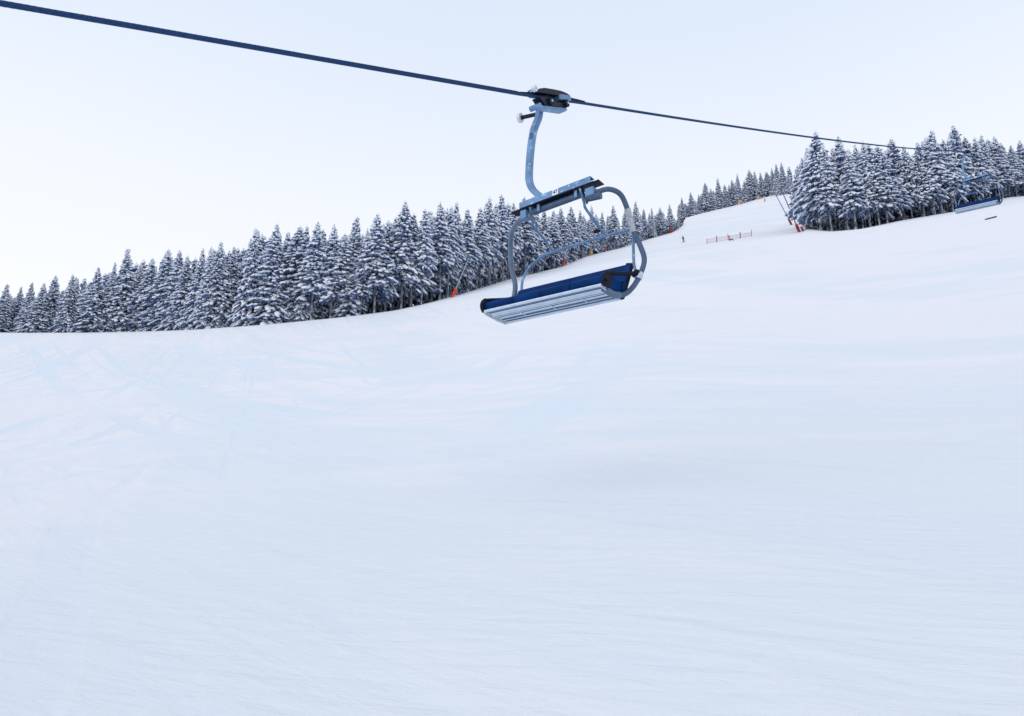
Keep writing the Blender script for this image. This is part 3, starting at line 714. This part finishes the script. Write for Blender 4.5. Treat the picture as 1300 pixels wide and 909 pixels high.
    bn = MB(); bn.tube([(X0 - .02, -.10, .195), (X0 - .02, -.165, .13), (X0 - .02, -.17, .05), (X0 - .02, -.12, -.005)], .034, 12); bn.build('bumper', M['black'], root, True)
    # backrest -----------------------------------------------------------
    BX0, BX1 = -.93, 1.125
    bk = MB()
    prof2 = [(.36, .08), (.40, .05), (.45, .06), (.665, .53), (.67, .56), (.645, .585), (.60, .58), (.57, .555)]
    for i in range(2):
        a0 = BX0 + (BX1 - BX0) * i / 2 + .003; a1 = BX0 + (BX1 - BX0) * (i + 1) / 2 - .003
        bk.prism(prof2, a0, a1, f3)
    back = bk.build('backrest', M['blue'], root, True, bevel=.012)
    sm = MB()
    for zz in (.26, .42):                                # stitched seams
        y_ = .36 + (zz - .08) * (.21 / .475)
        sm.box(((BX0 + BX1) / 2, y_ - .004, zz), (BX1 - BX0 - .05, .006, .012))
    for x_ in (-.5, .08, .62): sm.box((x_, .375 + .05, .22), (.06, .02, .03))
    sm.build('seam', M['blue_dark'], back)
    MB().tube([(BX1 - .005, .40, .07), (BX1 - .005, .62, .56)], .03, 10, 0, 0).build('edge_trim', M['black'], back, True)
    MB().tube([(BX1 - .09, .615, .575), (BX1 + .03, .63, .555)], .035, 12, 0, 0).build('corner_cap', M['black'], back, True)
    MB().tube([(BX1 - .05, .40, .06), (BX1 - .02, .35, -.045)], .04, 10, 0, 0).build('stop_buffer', M['black'], back, True)
    # armrests -------------------------------------------------------------
    for sx in (1, -1):
        if sx > 0: pts = [(1.265, .56, .40), (1.19, .45, .345), (1.13, .20, .27), (1.10, .0, .215), (1.095, -.09, .175)]
        else: pts = [(-1.03, .55, .44), (-1.03, .40, .375), (-1.04, .2, .30), (-1.04, .02, .235), (-1.04, -.08, .195)]
        ar = MB().tube(pts, .030, 12).build('armrest', M['black'], root, True)
        if sx > 0:
            MB().prism([(-.10, .20), (.06, .235), (.16, .26), (.04, .12), (.0, -.02), (-.15, -.03), (-.175, .04), (-.16, .14)], 1.072, 1.115, f3).build('armrest_bracket', M['black'], ar, bevel=.012)
            MB().tube([(1.26, .54, .39), (1.17, .56, .37)], .048, 14, 0, 0).build('armrest_hub', M['black'], ar, True)
            MB().tube([(1.09, -.12, .09), (1.14, -.12, .09)], .05, 14, 0, 0).build('pivot_cap', M['black'], ar, True)
    tag(root, 'large empty blue-seated chairlift chair numbered 47 hanging in the middle of the picture', 'ski lift chair', 'chairs hanging from the lift rope')
    return root
chair = make_chair()

# the rope, and the second chair further up
P_far = Vector(45.5 * ray(1229, 192)); P_near = Vector(6.3 * ray(0, 4)); P_end = Vector(120 * ray(1300, 189.5)) 
rope_pts = []
P_cam = P_near + (P_near - G) * .9
def seg(a, b, n, sag):
    return [a.lerp(b, k / n) - Vector((0, 0, 4 * sag * (k / n) * (1 - k / n))) for k in range(n)]
rd = (Mrot @ Rl).normalized(); Ga, Gb = G - rd * .9, G + rd * 1.0
rope_pts = seg(P_cam, P_near, 4, 0) + seg(P_near, Ga, 10, .0) + [Ga, Gb]
rope_pts = rope_pts[:-1] + seg(Gb, P_far, 24, .22) + seg(P_far, P_end, 16, .3) + seg(P_end, P_end + (P_end - P_far) * 1.5, 6, .0)
rb = MB()
rb.tube(rope_pts, .0245, 10, 0, 0)
rope = rb.build('haul_rope', M['rope'], None, True)
# raised strands wound round the core on the stretch one can see them
sp = [P_near.lerp(P_near + (P_near - G) * .3, 1 - k / 12) for k in range(12)] + [P_near.lerp(G, k / 60) for k in range(54)]
dr_ = (G - P_near).normalized(); na = dr_.orthogonal().normalized(); nb2 = dr_.cross(na); acc = 0.0; path = [[] for _ in range(6)]
L0 = (sp[-1] - sp[0]).length; NS = 420
for k in range(NS + 1):
    c = sp[0].lerp(sp[-1], k / NS); a0 = 2 * math.pi * (L0 * k / NS) / .34
    for q in range(6):
        a = a0 + q * math.pi / 3; path[q].append(c + (na * math.cos(a) + nb2 * math.sin(a)) * .0165)
for q in range(6): MB().tube(path[q], .0098, 6, 0, 0).build('strand', M['rope'], rope, True)
tag(rope, 'thick dark steel lift rope slanting across the sky and carrying both chairs', 'rope')
def rope_material():
    m = M['rope']; t = m.node_tree; b = t.nodes['Principled BSDF']
    g = t.nodes.new('ShaderNodeTexCoord'); mp = t.nodes.new('ShaderNodeMapping')
    mp.inputs['Rotation'].default_value = (.3, .2, .2)
    wv = t.nodes.new('ShaderNodeTexWave'); wv.inputs['Scale'].default_value = 9; wv.bands_direction = 'DIAGONAL'
    t.links.new(g.outputs['Object'], mp.inputs[0]); t.links.new(mp.outputs[0], wv.inputs['Vector'])
    bp = t.nodes.new('ShaderNodeBump'); bp.inputs['Strength'].default_value = .8; bp.inputs['Distance'].default_value = .01
    t.links.new(wv.outputs['Fac'], bp.inputs['Height']); t.links.new(bp.outputs[0], b.inputs['Normal'])
rope_material()
index_kids()
c2 = copy_tree(chair)
c2.location = P_far - Mrot @ G_L
tag(c2, 'small far-off blue chairlift chair hanging in front of the right forest edge', 'ski lift chair', 'chairs hanging from the lift rope')

# ------------------------------------------------------------------ snow lances, mats and posts
def lance(u, v, d, base_h, base_r, lean_u, length, pad, label, pole=True, group='padded snow lances and posts beside the piste', polemat='pole_pale'):
    """padded stand with a leaning snow-making pole; lean_u = sideways lean as an angle"""
    loc = at(u, v, d); loc.z -= .1
    o = empty('snow_lance' if pole else 'padded_post', loc, (0, lean_u, -math.atan2(loc.x, loc.y)))
    a = MB(); n = 14
    a.tube([(0, 0, .05), (0, 0, base_h * .5), (0, 0, base_h)], base_r, n, 0, 0)
    pd = a.build('pad', M[pad], o, True, bevel=.04)
    for k in (.25, .75): MB().tube([(0, 0, base_h * k), (0, 0, base_h * k + .07)], base_r * 1.03, n, 0, 0).build('strap', M['dark'], pd, True)
    if pole:
        MB().tube([(0, 0, base_h), (0, 0, length)], [.11, .07], 8, 0, 0).build('pole', M[polemat], o, True)
        hd = MB(); hd.tube([(0, 0, length), (0, 0, length + .45)], .13, 8, 0, 0); hd.box((0, -.14, length + .3), (.3, .12, .12)); hd.build('nozzle_head', M['pole'], o, True)
    else:
        MB().tube([(0, 0, -.1), (0, 0, base_h + .25)], .06, 8, 0, 0).build('post', M['pole'], o, True)
        MB().tube([(0, 0, base_h), (0, 0, base_h + .06)], base_r * .95, 10, 0, 0).build('snow_cap', M['plate'], o, True)
    tag(o, label, 'snow lance' if pole else 'padded post', group); return o
def e1(u): return float(edge1(azt(u, 330)[0])[0])
lance(574, 374, e1(574) - 4, 1.9, .30, .36, 8.5, 'orange', 'bright orange padded snow lance leaning right at the forest edge left of the chair')
lance(714, 338, e1(714) - 3, 2.5, .32, .36, 9, 'orange', 'orange padded snow lance at the forest edge seen through the chair above its seat')
lance(738, 327, e1(738) - 3, 1.7, .3, .1, 3, 'red', 'dull red padded post at the forest edge between the orange lance and the yellow post', False)
lance(750.5, 324, e1(750) - 4, 1.5, .5, 0, 3, 'yellow', 'small yellow padded post at the forest edge seen through the near chair', False)
lance(768, 320, e1(768) - 3, 2.2, .26, .1, 3, 'red', 'small red padded post at the forest edge just right of the yellow one', False)
lance(852, 294, e1(852) - 4, 2.3, .95, 0, 4, 'red', 'red padded post at the right end of the long forest', False)
for (uu, vv, lb, hh) in ((939, 259.5, 'leftmost of the three yellow padded posts on top of the upper piste', 2.4), (963, 253, 'middle one of the three yellow padded posts on top of the upper piste', 2.0), (986, 247, 'rightmost of the three yellow padded posts on top of the upper piste', 2.2)):
    lance(uu, vv, float(edge2(azt(uu, vv)[0])[0]) - 4, hh, .6, 0, 4, 'yellow', lb, False)
def leaning_lance(u0, v0, d0, u1, v1, u2, v2, label):
    """foot at (u0,v0), pad up to (u1,v1), head at (u2,v2), all at the same distance"""
    P = at(u0, v0, d0); 
    f0 = d0 / math.hypot(*ray(u0, v0)[:2]); f1 = d0 / math.hypot(*ray(u1, v1)[:2]); f2 = d0 / math.hypot(*ray(u2, v2)[:2])
    A = Vector(ray(u0, v0)) * f0; B = Vector(ray(u1, v1)) * f1; D = Vector(ray(u2, v2)) * f2
    dlt = P - A; A += dlt; B += dlt; D += dlt
    dirv = (D - A).normalized(); o = empty('snow_lance', A); o.rotation_euler = dirv.to_track_quat('Z', 'Y').to_euler()
    lp_, lt = (B - A).length, (D - A).length
    pd = MB().tube([(0, 0, 0), (0, 0, lp_)], .28, 14, 0, 0).build('pad', M['red'], o, True, bevel=.05)
    MB().tube([(0, 0, lp_ * .5), (0, 0, lp_ * .5 + .08)], .29, 14, 0, 0).build('strap', M['dark'], pd, True)
    MB().tube([(0, 0, lp_), (0, 0, lt)], [.12, .09], 8, 0, 0).build('pole', M['pole'], o, True)
    hd = MB(); hd.tube([(0, 0, lt), (0, 0, lt + .5)], .14, 8, 0, 0); hd.box((.1, 0, lt + .3), (.16, .3, .14)); hd.build('nozzle_head', M['pole'], o, True)
    # prop that carries the pad down to the snow
    gz = ground(A.x, A.y)
    tag(o, label, 'snow lance', 'padded snow lances and posts beside the piste')
leaning_lance(1004.5, 280, 200, 1000, 273, 985.5, 244, 'left one of two long red-footed snow lances leaning left beside the right forest')
leaning_lance(1014.5, 291.5, 150, 1008.5, 283, 994, 243, 'right one of two long red-footed snow lances leaning left, nearest the right forest')
lance(1020, 292, 148, 1.1, .2, -.3, 3, 'red', 'small red padded post between the two leaning lances and the right forest', False)

# net fence -----------------------------------------------------------
fpx = [(897.5, 309), (910, 308.2), (924.5, 307), (940, 305.6), (954.5, 304.2)]
fl = [at(u, v, 152 + 2 * i) for i, (u, v) in enumerate(fpx)]
fe = empty('net_fence', fl[0]); base = fl[0]
for i, p in enumerate(fl):
    q = p - base
    hgt = [1.05, 1.35, 1.45, 1.4, 1.45][i]; MB().tube([q + Vector((0, 0, -.3)), q + Vector((.05, 0, hgt))], [.05, .09, .07, .10, .06][i], 8, 0, 0).build('post', M['netpost'], fe, True)
nb_ = MB()
for i in range(4):
    a, b = fl[i] - base, fl[i + 1] - base
    for k in range(5):
        zz = .25 + k * .17; r_ = .026 if k in (0, 4) else .008
        nb_.tube([a + Vector((0, 0, zz)), (a + b) / 2 + Vector((0, 0, zz - .05)), b + Vector((0, 0, zz))], r_, 4, 0, 3)
    n_ = int((b - a).length / .25)
    for k in range(1, n_):
        c = a.lerp(b, k / n_); nb_.tube([c + Vector((0, 0, .22)), c + Vector((0, 0, .9))], .008, 4, 0, 0)
nb_.build('net', M['net'], fe)
tag(fe, 'low red net fence on thin posts standing across the open piste', 'fence')

# ------------------------------------------------------------------ people
def person(loc, rz, pose, body_mat, label, cloth=None):
    o = empty('person', loc, (0, 0, rz))
    if pose == 'stand':
        J = [((0, 0, .95), .15, None), ((0, .03, 1.2), .15, 0), ((0, .05, 1.42), .16, 1), ((0, .03, 1.53), .06, 2), ((0, 0, 1.64), .095, 3), ((0, -.01, 1.76), .07, 4)]
        for s in (-1, 1):
            n = len(J); J += [((s * .11, .0, .90), .11, 0), ((s * .14, -.10, .52), .085, n), ((s * .15, .02, .12), .065, n + 1), ((s * .15, -.14, .06), .05, n + 2)]
            n = len(J); J += [((s * .20, .04, 1.40), .07, 2), ((s * .29, .03, 1.14), .055, n), ((s * .30, -.20, 1.02), .04, n + 1), ((s * .30, -.29, 1.03), .035, n + 2)]
    else:
        J = [((0, 0, .14), .17, None), ((0, .05, .38), .16, 0), ((0, 0, .60), .16, 1), ((0, -.03, .70), .06, 2), ((0, -.06, .82), .095, 3), ((0, -.07, .93), .07, 4)]
        for s in (-1, 1):
            n = len(J); J += [((s * .14, -.10, .16), .11, 0), ((s * .18, -.42, .42), .08, n), ((s * .18, -.72, .12), .06, n + 1), ((s * .18, -.86, .14), .05, n + 2)]
            n = len(J); J += [((s * .20, -.02, .57), .07, 2), ((s * .27, -.15, .36), .055, n), ((s * .18, -.38, .42), .04, n + 1), ((s * .17, -.45, .44), .035, n + 2)]
    me = bpy.data.meshes.new('body'); me.from_pydata([j[0] for j in J], [(j[2], i) for i, j in enumerate(J) if j[2] is not None], []); me.update()
    tmp = bpy.data.objects.new('body', me); C.objects.link(tmp)
    md = tmp.modifiers.new('skin', 'SKIN'); sm_ = tmp.modifiers.new('sub', 'SUBSURF'); sm_.levels = 1; sm_.render_levels = 1
    for i, j in enumerate(J): me.skin_vertices[0].data[i].radius = (j[1], j[1])
    me.skin_vertices[0].data[0].use_root = True
    dg = bpy.context.evaluated_depsgraph_get(); nm = bpy.data.meshes.new_from_object(tmp.evaluated_get(dg)); bpy.data.objects.remove(tmp)
    nm.materials.clear(); nm.materials.append(M[body_mat]); nm.materials.append(M['skin']); nm.materials.append(M[cloth or body_mat])
    hz = J[4][0][2]
    for p in nm.polygons:
        c = p.center; p.material_index = 1 if (c.z > hz - .08 and c.y < -.02 and c.z < hz + .07) else (2 if c.z < (.93 if pose == 'stand' else .30) else 0); p.use_smooth = True
    b = bpy.data.objects.new('body', nm); C.objects.link(b); b.parent = o
    h = MB(); bm = bmesh.new(); bmesh.ops.create_uvsphere(bm, u_segments=12, v_segments=8, radius=.135)
    h.add([(v.co.x, v.co.y * 1.1 + (J[5][0][1] + .03), v.co.z * .9 + J[5][0][2] - .02) for v in bm.verts if True], [[v.index for v in f.verts] for f in bm.faces]); bm.free()
    h.build('helmet', M['ink'], o, True)
    tag(o, label, 'person'); return o
def ski(loc, rz, label, L_=1.65, m='ski_dark', grp=None, name='ski'):
    s = MB(); pts = [(-.5, .0), (-.42, .0), (0, .03), (.42, .0), (.47, .03), (.5, .07)]
    poly = [(a * L_, b_) for a, b_ in pts] + [(a * L_, b_ + .02) for a, b_ in pts[::-1]]
    s.prism(poly, -.045, .045, lambda a, b_, x: Vector((x, -a, b_)))
    o = s.build(name, M[m], None); o.location = loc; o.rotation_euler = (0, 0, rz); tag(o, label, 'ski', grp); return o
p1 = at(867.5, 307.5, 196)
person(p1, .5, 'stand', 'jkt_navy', 'person in dark clothes skiing on the open slope left of the net fence')
for s in (-1, 1): ski(p1 + Vector((s * .15 * math.cos(.5), s * .15 * math.sin(.5), .0)), .5, 'ski under the dark-clothed person left of the net fence', grp='skis of the person left of the fence')
p2 = at(971.5, 260, 385)
person(p2, -.6, 'stand', 'jkt_navy', 'tiny far-off person in dark clothes high on the upper piste')
for s in (-1, 1): ski(p2 + Vector((s * .15 * math.cos(-.6), s * .15 * math.sin(-.6), .0)), -.6, 'ski under the far-off person high on the upper piste', grp='skis of the person on the upper piste')
p3 = at(926, 308, 150)
person(p3, 1.2, 'sit', 'jkt_orange', 'person in orange jacket and blue trousers sitting at the foot of the net fence', cloth='jkt_teal')

# dark post and a board lying on the snow by the right forest
pp_ = at(1178, 274, e1(1178) - 3)
MB().tube([pp_ + Vector((0, 0, -.2)), pp_ + Vector((.05, 0, 1.0))], [.16, .13], 10, 0, 0).build('wooden_post', M['wood'], None, True)
tag(bpy.data.objects['wooden_post'], 'short dark wooden post at the snow edge in front of the right forest', 'post')
bp_ = at(1256, 262, 121); bd = empty('marker_board', bp_, (0, 0, -.25))
gz0 = ground(bp_.x - .7, bp_.y + .18) - bp_.z; gz1 = ground(bp_.x + .7, bp_.y - .18) - bp_.z
b1 = MB(); b1.tube([(-.7, 0, gz0 + .12), (.7, 0, gz1 + .16)], .0, shape=(.18, .06, Vector((0, 0, 1))), smooth=0); b1.build('plank', M['ski_dark'], bd)
b2 = MB(); b2.tube([(-.78, 0, gz0 + .05), (-.60, 0, gz0 + .12)], .0, shape=(.24, .09, Vector((0, 0, 1))), smooth=0); b2.build('red_end', M['ski_red'], bd)
tag(bd, 'dark board with a red end lying on the snow below the far chair', 'board')
